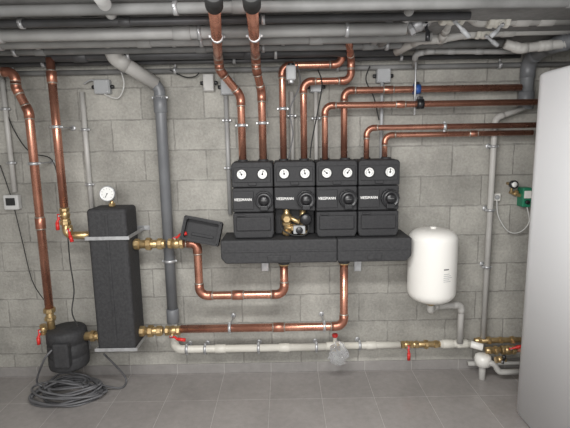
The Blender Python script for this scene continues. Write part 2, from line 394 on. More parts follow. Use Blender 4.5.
        m.hexnut(Vector((cx-.01,-0.21,zb+0.05)),X,0.025,0.03,BRASS)
        m.cyl(Vector((px+.02,-0.21,zb+0.115)),Vector((cx+.03,-0.22,zb+0.085)),0.014,BRASS)
        m.obj("brass_valve_body",root,label="exposed brass valve fittings")
        m=MB()
        m.box(Vector((cx+uw*.10,-0.245,zb+0.045)),(0.075,0.05,0.05),BOXG,0.006)
        m.cyl(Vector((cx+uw*.10,-0.265,zb+0.045)),Vector((cx+uw*.10,-0.285,zb+0.045)),0.022,BLKP)
        m.obj("bypass_knob",root)
        m=MB(); m.lathe([(.034,0),(.038,.01),(.038,.035),(.03,.045),(0,.045)],Vector((cx+uw*.26,-.225,zb+.11)),(0,-1,0),BLKP,28); m.obj("motor_cap",root)
        m=MB(); m.tube(smoothpath([Vector((cx+uw*.3,-.25,zb+.09)),Vector((cx+uw*.33,-.27,zb+.05)),Vector((cx+uw*.2,-.28,zb+.015)),Vector((cx-.03,-.27,zb+.02)),Vector((cx-uw*.35,-.25,zb+.06)),Vector((cx-uw*.38,-.22,zb+.13))]),.004,RUB,8); m.obj("sensor_wire",root)
    return root
for i in range(4): pump_group(i)
# ------------------------------------------------------------------ manifold
ml=W(221,250,dF).x; mr_=W(411,250,dF).x; mt=zb-.002; mb=W(316,262,dF).z
root=empty("manifold",Vector(((ml+mr_)/2,-0.17,mb)))
top(root,"long black foam-insulated distribution manifold under the pump groups","heating manifold")
def mseg(a,b,le,re):
    m=MB(); h=mt-mb-0.002; z0=mb
    m.prism([(a+le,z0),(b-re,z0),(b,z0+0.035),(b,z0+h),(a,z0+h),(a,z0+0.035)],-0.318,-0.045,EPPD,0.010,None,3)
    zz=z0+h*.52
    m.prism([(a+le*.3+.008,zz-.006),(b-re*.3-.008,zz-.006),(b-re*.3-.008,zz+.006),(a+le*.3+.008,zz+.006)],-0.322,-0.31,EPPD,0.003)
    w_=(b-a)*.2
    m.box(Vector(((a+b)/2,-.316,zz-.045)),(w_,.014,.035),EPPD,.005)
    return m.obj("insulation_shell",root)
xm=W(337,250,dF).x
mseg(ml,xm-0.0005,0.03,0.0005); mseg(xm+0.0005,mr_,0.0005,0.03)
xs=W(284,270,.22).x; xq=W(344,270,.22).x
for x in(xs,xq):
    m=MB(); m.cyl(Vector((x,-.22,mb-0.03)),Vector((x,-.22,mb+0.02)),0.036,EPPD); m.hexnut(Vector((x,-.22,mb-0.03)),Z,0.034,0.02,BRASS)
    m.obj("outlet_collar",root)
for px in(265,358):
    p=W(px,266,0.03); m=MB()
    m.box(Vector((p.x,-0.012,p.z)),(0.05,0.02,0.08),ZINC,0.003); m.box(Vector((p.x,-0.06,mb-0.006)),(0.04,0.12,0.008),ZINC,0.002)
    m.obj("wall_bracket",root)
# ------------------------------------------------------------------ hydraulic separator
sf=0.33; sx0=W(91.5,280,sf).x; sw=0.24; scx=sx0+sw/2
sz1=W(110,209,sf).z; sz0=W(115,351,sf).z; dp=0.22
root=empty("hydraulic_separator",Vector((scx,-dp,sz0)))
top(root,"tall black foam-insulated hydraulic separator on steel wall bracket","hydraulic separator")
m=MB(); hw=sw/2
m.prism([(scx-hw,sz0),(scx+hw,sz0),(scx+hw,sz1),(scx-hw,sz1)],-dp-0.11,-dp+0.10,EPPD,0.022,None,4)
m.box(Vector((scx,-dp-.11,(sz0+sz1)/2)),(.018,.010,sz1-sz0-.06),EPPD,.004)
m.obj("insulation_body",root)
zs=W(112,238,sf).z
for zz,hgt in((zs,0.022),(sz0+0.012,0.022)):
    m=MB()
    m.box(Vector((scx,-dp-0.119,zz)),(sw+0.03,0.004,hgt),ZINC,0.001)
    for sgn in(-1,1):
        m.box(Vector((scx+sgn*(hw+0.006),-(dp+.12)/2,zz)),(0.004,dp+0.12,hgt),ZINC,0.001)
    m.box(Vector((scx,-.006,zz)),(sw+.08,.006,hgt*1.4),ZINC,.001)
    m.obj("steel_strap",root,label="galvanised steel strap")
m=MB()
m.cyl(Vector((scx,-dp,sz1-0.01)),Vector((scx,-dp,sz1+0.035)),0.012,BRASS); m.hexnut(Vector((scx,-dp,sz1+0.012)),Z,0.022,0.02,BRASS)
gc=Vector((scx-0.01,-dp-0.03,sz1+0.085)); m.cyl(Vector((scx,-dp,sz1+0.03)),gc+Vector((0,0.03,-0.03)),0.008,BRASS)
m.obj("brass_nipple",root)
m=MB(); m.lathe([(0.0,0),(0.045,0),(0.048,0.01),(0.048,0.028),(0.044,0.031),(0.042,0.026)],gc+Vector((0,.02,0)),(0,-1,0),ZINC,36)
g=m.obj("pressure_gauge",root)
m=MB(); m.lathe([(0,0),(0.042,0),(0.042,0.001),(0,0.001)],gc+Vector((0,-0.0065,0)),(0,-1,0),DIAL,32,False); m.obj("dial",g)
m=MB()
for k in range(9):
    a=math.radians(225-33.75*k); q=Vector((math.cos(a),0,math.sin(a))); p=gc+Vector((0,-0.0085,0)); m.tube([p+q*.028,p+q*.036],0.001,INK,6)
m.tube([gc+Vector((0,-0.0095,0)),gc+Vector((-0.014,-0.0095,-0.024))],0.0015,BLKP,6); m.cyl(gc+Vector((0,-0.008,0)),gc+Vector((0,-0.011,0)),0.004,BLKP)
m.obj("needle",g)
# ------------------------------------------------------------------ left copper risers
d=0.22
xA=W(38,200,d).x
o,PA=pipe("copper_pipe",[W(-12,71,d),W(15,73,d),Vector((W(16,90,d).x,-d,W(16,88,d).z)),Vector((xA,-d,W(28,112,d).z)),Vector((xA,-d,W(48,308,d).z))],0.026,COPPER,"long vertical copper riser with offset bend, entering black pump",0.06,fit=COPPER2,clamps=((3,.25),),straight=((3,.55),))
pA=PA[-1]
o,PB=pipe("copper_pipe",[(49,58,d),(65,207,d)],0.025,COPPER,"copper riser ending at a brass ball valve beside separator",fit=COPPER2,straight=((0,.12),),clamps=((0,.45),))
pb=PB[-1]; zpu=W(90,235,d).z
valve(pb+Vector((0,0,-0.05)),Z,0.021,(0,0,-1),0.085,"brass ball valve with red lever on copper riser",side=(-0.5,-0.86,0))
m=MB(); path,_=fillet([pb+Vector((0,0,-.085)),Vector((pb.x,-d,zpu)),Vector((sx0+0.01,-d,zpu))],0.035)
m.tube(path,0.024,BRASS); m.hexnut(pb+Vector((0,0,-.1)),Z,.034,.025,BRASS); m.hexnut(Vector((sx0-0.02,-d,zpu)),X,.036,.03,BRASS)
top(m.obj("pipe_elbow"),"brass elbow joining valve to the separator port","pipe fitting")
valve(Vector((pb.x+.045,-d-.045,zpu+.045)),Z,.013,(.25,0,-1),.07,"small brass drain valve with red lever beside elbow",side=(.2,-.97,0))
pcx=W(68,345,d).x; pz1=W(69,328,d).z; pz0=W(69,365,d).z
root=empty("circulation_pump",Vector((pcx,-d,pz0))); top(root,"squat black insulated circulation pump under copper riser, above coiled cable","pump")
m=MB(); R=0.124; ph_=pz1-pz0
m.lathe([(0,0),(R*.88,0),(R*.97,.008),(R*1.0,.025),(R*1.0,ph_*.30),(R*.97,ph_*.32),(R*.97,ph_*.34),(R*1.0,ph_*.36),(R*1.0,ph_*.62),(R*.95,ph_*.64),(R*.95,ph_*.68),(R*1.0,ph_*.70),(R,ph_*.90),(R*.97,ph_*.95),(R*.90,ph_),(0,ph_)],Vector((pcx,-d,pz0)),Z,EPPD,56)
m.obj("pump_body",root)
m=MB(); m.box(Vector((pcx+.02,-d-R*.94,pz0+ph_*.5)),(.10,.06,ph_*.62),EPPD,.012,None,3); m.obj("terminal_box",root)
m=MB(); m.box(Vector((pcx,-.06,pz0+.06)),(.04,.12,.03),ZINC,.003); m.box(Vector((pcx,-.005,pz0+.06)),(.1,.008,.1),ZINC,.002); m.obj("wall_bracket",root)
m=MB(); q0=Vector((pA.x,-d,pA.z)); m.cyl(q0+Vector((0,0,.01)),Vector((pA.x,-d,pz1-.03)),.024,BRASS); m.hexnut(q0+Vector((0,0,-.015)),Z,.038,.03,BRASS); m.hexnut(q0+Vector((0,0,-.07)),Z,.036,.025,BRASS)
top(m.obj("pipe_union"),"brass union between copper riser and pump","pipe fitting")
valve(Vector((pA.x-.03,-d-.04,pz1+.01)),Z,0.016,(0,0,-1),0.08,"small brass drain valve with red lever beside pump",side=(-.3,-.95,0))
zl=W(90,336,d).z
union(Vector((pcx+R*.85,-d,zl)),Vector((sx0+.01,-d,zl)),.027,"short brass coupling from pump to separator",(0.45,0.8))
xsr=sx0+sw; zu_=W(150,244,d).z; zl_=W(150,331,d).z
u1=Vector((xsr-.01,-d,zu_)); u2=Vector((W(165,244,d).x,-d,zu_)); union(u1,u2,.026,"brass union on separator's upper port")
valve(Vector((W(176,244,d).x,-d,zu_)),X,0.023,(1,0,0.25),0.08,"brass ball valve, red lever, on upper supply pipe",side=(0,-.5,.86))
u2=Vector((W(163,331,d).x,-d,zl_)); union(Vector((xsr-.01,-d,zl_)),u2,.026,"brass union on separator's lower port")
valve(Vector((W(173,331,d).x,-d,zl_)),X,0.023,(1,0,-0.15),0.09,"brass ball valve, red lever, on lower return pipe",side=(0,-.86,-.5))
o,PS=pipe("copper_pipe",[Vector((W(184,244,d).x,-d,zu_)),Vector((W(197,244,d).x,-d,zu_)),Vector((W(197.5,244,d).x,-d,W(240,295,d).z)),Vector((xs,-d,W(240,295,d).z)),Vector((xs,-d,mb-.02))],.026,COPPER,"copper supply pipe stepping down then up to the manifold",.055,fit=COPPER2,straight=((2,.45),))
o,PR=pipe("copper_pipe",[Vector((W(181,331,d).x,-d,zl_)),Vector((xq,-d,zl_+.02)),Vector((xq,-d,mb-.02))],.026,COPPER,"long horizontal copper return pipe rising to manifold",.055,fit=COPPER2,clamps=((0,.3),(0,.88)),straight=((0,.6),))
# loose insulation cover
c=W(202,231,.24)
m=MB(); t=bmesh.new(); bmesh.ops.create_cube(t,size=1); bmesh.ops.scale(t,vec=(.24,.10,.155),verts=t.verts)
f=[f for f in t.faces if f.normal.y<-.9][0]
bmesh.ops.inset_individual(t,faces=[f],thickness=.026)
r_=bmesh.ops.extrude_discrete_faces(t,faces=[f]); ff=r_['faces'][0]
bmesh.ops.translate(t,vec=(0,.06,0),verts=ff.verts)
bmesh.ops.bevel(t,geom=list(t.edges),offset=.006,segments=2,affect='EDGES')
rotm=Matrix.Rotation(math.radians(12),4,'Y')@Matrix.Rotation(math.radians(-14),4,'X')
m.merge(t,EPP,False,Matrix.Translation(c)@rotm)
m.box(c+Vector((-.0,.02,-.035)),(.14,.05,.02),EPP,.004,rotm)
top(m.obj("foam_cover"),"loose black foam pump cover, hollow, tilted on copper pipe","insulation cover")
# ------------------------------------------------------------------ risers over the pump groups
zr=zt+0.005; dd=.17
gx=[xl+uw*i+uw/2+sx*uw*.25 for i in range(4) for sx in(-1,1)]
def E(px,py,dv=dd): return W(px,py,dv)
r1=.021
for k,(bx,by,jx,jy,tx,lab) in enumerate(((239,96,219,58,213,"thick copper riser with offset bend, black sleeve under ceiling"),(260,92,256,57,251,"thick copper riser with slight bend, black sleeve under ceiling"))):
    a=W(jx,jy,.34); e=W(tx,-8,1.42)
    a2=Vector((gx[k],-dd,E(bx,by).z)); jn=Vector((W(jx,jy+12,.30).x,-.30,W(jx,jy+12,.30).z))
    o,PP=pipe("copper_pipe",[Vector((gx[k],-dd,zr)),a2,jn,a,e],.024,COPPER,lab,.07,fit=COPPER2,clamps=((0,.55),))
    dr=(e-a).normalized(); q=a.lerp(e,.87)
    MB().cyl(q,e,.033,RUB).obj("insulation_sleeve",o,label="black rubber sleeve")
    cq=a.lerp(e,.45); clampat(cq,dr,.024,o,ZINC,to=Vector((cq.x,cq.y,CEIL-.001)))
z=E(315,65).z
pipe("copper_pipe",[Vector((gx[2],-dd,zr)),Vector((gx[2],-dd,z)),Vector((E(342,64).x,-dd,z)),Vector((E(342,64).x,-dd,CEIL))],r1,COPPER,"copper pipe turning across and up to ceiling",.05,fit=COPPER2,clamps=((0,.55),))
z=E(330,81).z
pipe("copper_pipe",[Vector((gx[3],-dd,zr)),Vector((gx[3],-dd,z)),Vector((E(351,80).x,-dd,z)),Vector((E(351,80).x,-dd,CEIL-.07)),W(348,34,.5)],r1,COPPER,"copper pipe turning across below its neighbour, up to ceiling",.05,fit=COPPER2)
XE=W(541,100,.2).x
z=E(420,104,.20).z
pipe("copper_pipe",[Vector((gx[4],-dd-.03,zr)),Vector((gx[4],-dd-.03,z)),Vector((XE,-dd-.03,z))],r1-.002,COPPER,"copper pipe leaving pump group, running along wall second highest",.045,fit=COPPER2,straight=((1,.35),))
z=E(430,89,.12).z
pipe("copper_pipe",[Vector((gx[5],-.12,zr)),Vector((gx[5],-.12,z)),Vector((W(521,88,.12).x,-.12,z))],r1,COPPER,"highest horizontal copper pipe running along block wall",.045,fit=COPPER2,straight=((1,.25),))
z=E(450,126.5,.20).z
pipe("copper_pipe",[Vector((gx[6],-.20,zr)),Vector((gx[6],-.20,z)),Vector((XE,-.20,z))],.017,COPPER,"thinner copper pipe running along wall toward the cabinet",.045,fit=COPPER2,clamps=((1,.45),))
z=E(450,134,.13).z
pipe("copper_pipe",[Vector((gx[7],-.13,zr)),Vector((gx[7],-.13,z)),Vector((XE,-.13,z))],.017,COPPER,"lowest thin copper pipe running along wall",.045,fit=COPPER2,straight=((1,.6),))
hx=W(415,95,.16).x
m=MB(); m.cyl(Vector((hx,-.16,E(415,115).z)),Vector((hx,-.16,CEIL)),.006,ZINC,12)
h=m.obj("pipe_hanger"); top(h,"threaded rod hanger with dark rubber pipe clips","pipe hanger")
for py,dv,mt_ in((89,.12,BLUE),(104,.20,BLKP)):
    zz=E(430 if py==89 else 420,py,dv).z
    m=MB(); m.lathe([(.022,-.02),(.031,-.02),(.031,.02),(.022,.02)],Vector((hx+.02,-dv,zz)),X,mt_,24); m.box(Vector((hx+.02,-dv,zz+.034)),(.03,.03,.02),BLKP,.004); m.obj("pipe_clip",h)
m=MB(); m.box(Vector((hx+.05,-.02,E(415,93).z)),(.03,.035,.16),ZINC,.003); m.obj("wall_rail",h)
# ------------------------------------------------------------------ pvc drain
dv=.10; xg=W(166,200,dv).x
pipe("drain_pipe",[W(108,38,.34),W(115,58,.24),Vector((xg-.02,-dv,W(158,84,dv).z))],.043,PVCL,"wide pale grey plastic drain pipe descending diagonally from ceiling",.07,fit=PVCL,cat="pipe",straight=((0,.1),))
o,PG=pipe("drain_pipe",[Vector((xg-.03,-dv-.01,W(158,84,dv).z+.015)),Vector((xg,-dv,W(158,90,dv).z)),Vector((xg,-dv,W(172,322,dv).z))],.035,PVCD,"dark grey vertical plastic drain pipe beside the separator",.05,clamps=((1,.03),(1,.72)),straight=((1,.06),(1,.97)))
zt_=W(250,349,.10).z
o,PW=pipe("waste_pipe",[Vector((xg,-.10,W(172,320,.1).z)),Vector((xg,-.10,zt_)),Vector((W(327,345,.10).x,-.10,zt_+.012))],.026,PVCW,"cream plastic waste pipe running along base of wall",.05,fit=PVCW,clamps=((1,.08),(1,.2),(1,.55),(1,.93)),straight=((1,.3),(1,.72)))
zt_+=.012
vx=W(335,345,.1).x
m=MB(); m.cyl(Vector((vx-.06,-.10,zt_)),Vector((vx+.06,-.10,zt_)),.029,PVCW); m.cyl(Vector((vx,-.10,zt_)),Vector((vx,-.15,zt_)),.02,BRASS); m.hexnut(Vector((vx,-.14,zt_)),Y,.028,.02,BRASS)
m.cyl(Vector((vx,-.10,zt_)),Vector((vx,-.10,zt_+.07)),.014,PVCW)
o=m.obj("tee_fitting"); top(o,"cream plastic tee with brass outlet and red cap","pipe fitting")
MB().lathe([(0,0),(.018,0),(.02,.01),(.018,.022),(0,.022)],Vector((vx,-.10,zt_+.065)),Z,RED).obj("red_cap",o,label="red cap")
t=bmesh.new(); bmesh.ops.create_icosphere(t,subdivisions=4,radius=1)
for v in t.verts:
    n_=v.co.copy(); k=1+.16*math.sin(9*n_.x+4*n_.z)+.12*math.sin(13*n_.z+7*n_.y)+.07*math.sin(23*n_.x*n_.z+11*n_.y)
    taper=.6+.4*(.5-.5*n_.z)
    v.co=Vector((n_.x*.075*k*taper,n_.y*.03*k*taper,n_.z*.088))
m=MB(); m.merge(t,CLEAR,False,Matrix.Translation((vx+.01,-.20,zt_-.005)))
top(m.obj("plastic_bag"),"crumpled clear plastic bag hung on the drain outlet","bag")
pipe("waste_pipe",[Vector((vx+.05,-.10,zt_)),Vector((W(400,343,.1).x,-.10,zt_))],.024,PVCW,"short cream plastic pipe between tee and brass valve",fit=PVCW,clamps=((0,.3),),straight=((0,.5),))
vx2=W(407,344,.1).x
valve(Vector((vx2,-.10,zt_)),X,.019,(0,0,-1),.085,"brass ball valve with red lever near floor",side=(0,-1,0))
union(Vector((vx2+.035,-.10,zt_)),Vector((W(440,341,.1).x,-.10,zt_)),.020,"brass coupling beside the low ball valve",(.15,.5,.85))
xa=W(440,341,.1).x; xb=W(471,342,.1).x
pipe("waste_pipe",[Vector((xa,-.10,zt_)),Vector((xb,-.10,zt_))],.026,PVCW,"cream plastic pipe leading to the floor siphon",fit=PVCW,straight=((0,.25),(0,.7)))
# expansion vessel
dv=.20; ec=W(432,264,dv); vr=.153; zv1=W(432,228,dv).z; zv0=W(432,301,dv).z; hv=zv1-zv0
root=empty("expansion_vessel",Vector((ec.x,-dv,zv0))); top(root,"off-white enamelled expansion vessel with domed ends on wall","expansion vessel")
prof=[(0,0)]
for k in range(1,13):
    a=k/12*math.pi/2; prof.append((vr*math.sin(a)**.66,.085*(1-math.cos(a)**.9 if k<12 else 1)))
for k in range(1,6): prof.append((vr,.085+(hv-.16)*k/6))
for k in range(0,13):
    a=math.pi/2*(1-k/12); prof.append((vr*math.sin(a)**.66 if k<12 else 0,hv-.075+.075*(math.cos(a)**.9 if k>0 else 0)))
m=MB(); m.lathe(prof,Vector((ec.x,-dv,zv0)),Z,WHITE,64); m.obj("vessel_body",root)
m=MB(); m.cyl(Vector((ec.x,-dv,zv1-.005)),Vector((ec.x,-dv,zv1+.010)),.020,WHITE); m.obj("valve_cap",root)
m=MB(); m.cyl(Vector((ec.x,-dv,zv0-.045)),Vector((ec.x,-dv,zv0+.01)),.016,BRASS); m.hexnut(Vector((ec.x,-dv,zv0-.012)),Z,.028,.022,BRASS); m.obj("brass_connection",root)
m=MB(); m.box(Vector((ec.x,-.03,zv0+hv*.75)),(.06,.05,.12),ZINC,.004); m.obj("wall_bracket",root)
def row(m,a0,a1,zz,th,mt):
    q=[Vector((ec.x+(vr+.0012)*math.sin(a),-dv-(vr+.0012)*math.cos(a),zz)) for a in [a0+(a1-a0)*k/8 for k in range(9)]]
    t=bmesh.new()
    lo=[t.verts.new(p-Z*th/2) for p in q]; hi=[t.verts.new(p+Z*th/2) for p in q]
    for k in range(8): t.faces.new((lo[k],lo[k+1],hi[k+1],hi[k]))
    m.merge(t,mt,False)
m=MB()
for k in range(5): row(m,.15,.42+.07*(k%3),zv0+hv*.46-k*.012,.003,BOXG)
row(m,.15,.38,zv0+hv*.52,.008,INK)
m.obj("printed_label",root)
z1=zv0-.05; xw=W(462,320,.15).x
pipe("waste_pipe",[Vector((ec.x,-dv,zv0-.03)),Vector((ec.x,-dv,z1-.02)),Vector((ec.x+.03,-.16,z1-.02)),Vector((xw,-.13,z1+.01)),Vector((xw,-.13,zt_+.02))],.021,PVCL,"pale plastic pipe linking expansion vessel to low pipe",.035,fit=PVCL)
dv=.08; xr1=W(489,230,dv).x
pipe("conduit_pipe",[Vector((W(526,104,dv).x,-dv,W(526,108,dv).z)),Vector((xr1,-dv,W(497,118,dv).z)),Vector((xr1,-dv,W(481,338,dv).z))],.019,PVCL,"pale plastic pipe with offset, running down the wall",.05,fit=PVCL,clamps=((1,.12),(1,.4),(1,.66)))
pipe("drain_pipe",[Vector((W(528,80,.07).x,-.06,W(528,106,.07).z)),Vector((W(528,80,.07).x,-.06,W(530,58,.07).z)),W(556,44,.40),W(600,36,.6)],.04,PVCD,"dark grey plastic drain pipe elbowing out under ceiling",.08,fit=PVCD,straight=((0,.12),))
# siphon cluster
sx_=W(482,350,.13).x; zc=W(508,350,.14).z
root=empty("condensate_siphon",Vector((sx_,-.13,.0))); top(root,"white plastic condensate siphon with cup by the wall","siphon")
m=MB(); m.lathe([(.02,0),(.05,.01),(.055,.05),(.05,.075),(.03,.085)],Vector((sx_,-.15,.095)),Z,WHITE,28); m.cyl(Vector((sx_-.07,-.11,zt_)),Vector((sx_,-.14,zt_-.01)),.024,WHITE)
m.cyl(Vector((sx_,-.15,0)),Vector((sx_,-.15,.10)),.022,PVCL); m.obj("siphon_cup",root)
m=MB(); m.tube(fillet([Vector((sx_,-.17,.13)),Vector((sx_+.06,-.19,.13)),Vector((sx_+.09,-.20,.075)),Vector((sx_+.24,-.20,.075))],.03)[0],.02,PVCL); m.obj("outlet_bend",root)
valve(Vector((W(508,350,.14).x,-.14,zc)),X,.022,(1,0,.2),.07,"brass valve with red lever beside siphon",side=(0,-.8,.6))
union(Vector((sx_+.02,-.14,zc)),Vector((W(500,350,.14).x,-.14,zc)),.02,"brass coupling behind the siphon",(.3,.7))
z2=W(508,341,.09).z
union(Vector((sx_-.03,-.075,z2)),Vector((W(522,341,.08).x,-.075,z2)),.018,"long brass pipe fitting row above the siphon",(.1,.3,.55,.8))
valve(Vector((W(500,359,.24).x,-.245,W(500,359,.24).z)),(1,0,.1),.016,(0,0,1),.05,"small brass valve low beside siphon",hmat=BLKP,side=(0,-1,0))
pipe("copper_pipe",[Vector((W(515,350,.14).x,-.14,zc)),Vector((W(560,350,.14).x,-.14,zc))],.016,COPPER,"short copper pipe going behind the cabinet")
pipe("waste_pipe",[W(468,362,.06),W(540,364,.06)],.016,PVCL,"pale plastic pipe low at wall behind siphon")
# ------------------------------------------------------------------ tall cabinet
pt=W(520,405,.50); pl=W(541,76,.50); cxl=(pt.x+pl.x)/2-.044; TZ=pl.z+.01; CW=.8; CD=.95; CR=.13
root=empty("boiler_cabinet",Vector((cxl+CW/2,-.46-CD/2,0))); top(root,"tall near-white floor-standing boiler cabinet with smooth rounded side panel","boiler")
def rrect(x0,y0,x1,y1,r,n=12):
    out=[]
    for cx_,cy_,a0 in((x1-r,y1-r,0),(x0+r,y1-r,90),(x0+r,y0+r,180),(x1-r,y0+r,270)):
        for k in range(n+1):
            a=math.radians(a0+90*k/n); out.append((cx_+r*math.cos(a),cy_+r*math.sin(a)))
    return out
def cab(z0,z1,ins,mat,name,topr=0.0):
    t=bmesh.new(); lv=[(z0,ins)]
    if topr>0:
        lv.append((z1-topr-.05,ins)); lv.append((z1-topr,ins))
        for k in range(1,6):
            a=k/5*math.pi/2; lv.append((z1-topr+topr*math.sin(a),ins+topr*(1-math.cos(a))))
    else: lv.append((z1,ins))
    rings=[]
    for z_,i_ in lv:
        rings.append([t.verts.new((x,y,z_)) for x,y in rrect(cxl+i_,-.46-CD+i_,cxl+CW-i_,-.46-i_,CR)])
    for a,b in zip(rings,rings[1:]):
        for k in range(len(a)): t.faces.new((a[k],a[(k+1)%len(a)],b[(k+1)%len(a)],b[k]))
    fb=t.faces.new(rings[0][::-1]); ft=t.faces.new(rings[-1])
    m=MB(); m.merge(t,mat,True); o=m.obj(name,root)
    for f in o.data.polygons:
        if len(f.vertices)>4: f.use_smooth=False
    return o
cab(.015,TZ,0,TANKM,"cabinet_shell",.02)
cab(0,.015,.03,TANKR,"plinth")
m=MB(); m.box(Vector((cxl-.001,-.46-.66,TZ/2)),(.003,.006,TZ-.1),TANKR,.001); m.obj("panel_seam",root)
# ------------------------------------------------------------------ small devices
p=W(511,184,.05)
m=MB(); m.lathe([(0,0),(.026,0),(.028,.02),(.026,.028),(0,.028)],p+Vector((0,-.02,0)),(0,-1,0),BLKP,28); m.cyl(Vector((p.x,0,p.z)),p+Vector((0,-.02,0)),.01,BRASS); m.cyl(p+Vector((0,-.01,-.06)),p+Vector((0,-.01,0)),.008,BRASS)
o=m.obj("pressure_gauge"); top(o,"small black pressure gauge on the block wall","gauge")
MB().lathe([(0,0),(.018,0),(.018,.001),(0,.001)],p+Vector((0,-.048,0)),(0,-1,0),DIAL).obj("dial",o)
p=W(525,197,.05)
m=MB(); m.box(Vector((p.x,-.04,p.z)),(.06,.078,.13),GREEN,.008); o=m.obj("control_box"); top(o,"small green control device with white cable","control device")
m=MB(); m.box(Vector((p.x,-.083,p.z+.02)),(.045,.01,.05),WHITE,.003); m.cyl(Vector((p.x,-.078,p.z-.03)),Vector((p.x,-.095,p.z-.03)),.014,BLKP); m.obj("front_panel",o)
m=MB(); p2=W(513,193,.04); m.cyl(p2,p+Vector((0,.01,-.0)),.013,BRASS); m.hexnut(p2+Vector((.02,0,0)),X,.02,.02,BRASS); m.cyl(Vector((p2.x,0,p2.z)),p2,.01,BRASS); top(m.obj("pipe_fitting"),"short brass fitting beside green device","pipe fitting")
cable("loose_cable",[(497,196,.03),(498,215,.04),(508,231,.05),(520,232,.05),(529,222,.05),(527,207,.06)],.004,CABW,"thin white cable drooping in a loop")
p=W(496,197,.02); m=MB(); m.box(Vector((p.x,-.018,p.z)),(.05,.035,.05),WHITE,.005); m.cyl(Vector((p.x,-.034,p.z)),Vector((p.x,-.044,p.z)),.015,BOXG); top(m.obj("sensor_box"),"small white sensor box on the wall","sensor")
# ------------------------------------------------------------------ conduits / boxes / switch
def conduit(pa,pb,r,mat,label,dv=.025,cl=((0,.3),(0,.75))):
    return pipe("conduit",[(pa[0],pa[1],dv),(pb[0],pb[1],dv)],r,mat,label,clamps=cl,cat="conduit")
conduit((83,92),(91,214),.016,PVCL,"pale vertical electrical conduit behind the separator")
conduit((3,72),(13,192),.016,PVCL,"pale vertical conduit above the wall switch")
conduit((226,96),(230,214),.014,PVCG,"grey conduit beside the first pump group",cl=((0,.2),(0,.6)))
conduit((292,92),(292,170),.014,PVCL,"thin pale conduit behind copper risers",.04,((0,.3),))
conduit((316,92),(316,178),.014,PVCL,"thin pale conduit between two pump groups",.04,((0,.3),))
conduit((383,78),(380,165),.011,BOXG,"thin grey conduit behind the last pump group",.04,((0,.3),))
def jbox(px,py,w,h,label,dv=.02,mat=BOXG,dep=.05):
    p=W(px,py,dv+.005); m=MB(); m.box(Vector((p.x,-dep/2,p.z)),(w,dep,h),mat,.006)
    for sx in(-1,1): m.cyl(Vector((p.x+sx*w*.45,-dep/2,p.z)),Vector((p.x+sx*(w*.5+.02),-dep/2,p.z)),.012,BLKP)
    o=m.obj("junction_box"); top(o,label,"junction box")
    l=MB(); l.box(Vector((p.x,-dep-.004,p.z)),(w*.92,.01,h*.92),mat,.003)
    for sx in(-1,1):
        for sz in(-1,1): l.cyl(Vector((p.x+sx*w*.36,-dep-.008,p.z+sz*h*.36)),Vector((p.x+sx*w*.36,-dep-.011,p.z+sz*h*.36)),.005,ZINC)
    l.obj("box_lid",o); return p
jbox(103,87,.10,.09,"grey square junction box high on wall, beside conduit")
jbox(228,87,.09,.10,"grey junction box behind the thick copper risers")
jbox(209,83,.07,.11,"narrow pale junction box high on wall",mat=PVCL)
jbox(316,87,.08,.07,"small grey junction box above conduit")
jbox(383,76,.09,.09,"grey junction box high beside copper pipes")
p=W(13,202,.02); root=empty("wall_switch",Vector((p.x,0,p.z-.05))); top(root,"light grey surface-mounted wall control with dark display, below conduit","switch")
m=MB(); m.box(Vector((p.x,-.024,p.z)),(.10,.045,.10),BOXL,.008); m.obj("switch_housing",root)
m=MB(); m.box(Vector((p.x,-.049,p.z+.005)),(.060,.008,.050),RUB,.003); m.obj("display",root,label="small dark display window")
p=W(291,73,.24); m=MB(); m.box(p,(.06,.06,.085),BOXG,.01); m.cyl(p-Z*.06,p-Z*.035,.018,ZINC); m.cyl(p,Vector((p.x,-.18,p.z)),.02,ZINC); o=m.obj("valve_actuator"); top(o,"grey valve actuator beside crossing copper pipe","valve actuator")
MB().cyl(p+Z*.04,p+Z*.055,.02,BLKP).obj("knob",o)
# ------------------------------------------------------------------ ceiling services
def cp(pts,r,mat,label,fit=None,**k): return pipe("ceiling_pipe",pts,r,mat,label,fit=fit,**k)
def hang(o,P,ts,r):
    for t in ts:
        c=P[0].lerp(P[1],t); clampat(c,P[1]-P[0],r,o,ZINC,to=Vector((c.x,c.y,CEIL-.001)))
xL=XL+.02; xRr=XR-.02
def line(py,dv,x0,x1,r,mat,label,ts,fit=None,straight=()):
    z=min(W(285,py,dv).z,CEIL-r-.006); P=[Vector((x0,-dv,z)),Vector((x1,-dv,z))]
    o,_=cp(P,r,mat,label,fit=fit,straight=straight); hang(o,P,ts,r); return z
line(69,.045,xL,xRr,.016,CEILP,"thin grey pipe running along top of wall",(.1,.3,.5,.7))
line(60,.10,xL,W(520,60,.1).x,.014,DARKP,"slim dark pipe running along top of wall",(.2,.52,.8))
line(49,.21,xL,W(400,45,.26).x,.030,DARKP,"dark grey pipe hanging under ceiling",(.15,.45,.75),straight=((0,.35),(0,.7)))
line(42,.33,xL,W(515,40,.38).x,.022,CEILP,"grey pipe under ceiling beside thick dark pipe",(.2,.6,.8),fit=CEILP,straight=((0,.24),(0,.5),(0,.77)))
line(35,.44,xL,W(420,35,.45).x,.015,DARKP,"slim dark pipe between two paler ceiling pipes",(.3,.55,.75))
line(29,.54,xL,W(430,30,.52).x,.026,CEILW,"pale grey plastic pipe under ceiling with sleeves",(.25,.6),fit=CEILW,straight=((0,.18),(0,.5),(0,.8)))
line(19,.74,xL,W(408,17,.78).x,.030,CEILW,"thick pale plastic pipe under ceiling",(.3,.65,.9),fit=CEILW,straight=((0,.3),(0,.62)))
line(11,.90,xL,W(470,12,.9).x,.018,DARKP,"slim dark steel pipe hung under ceiling",(.35,.7),straight=((0,.5),))
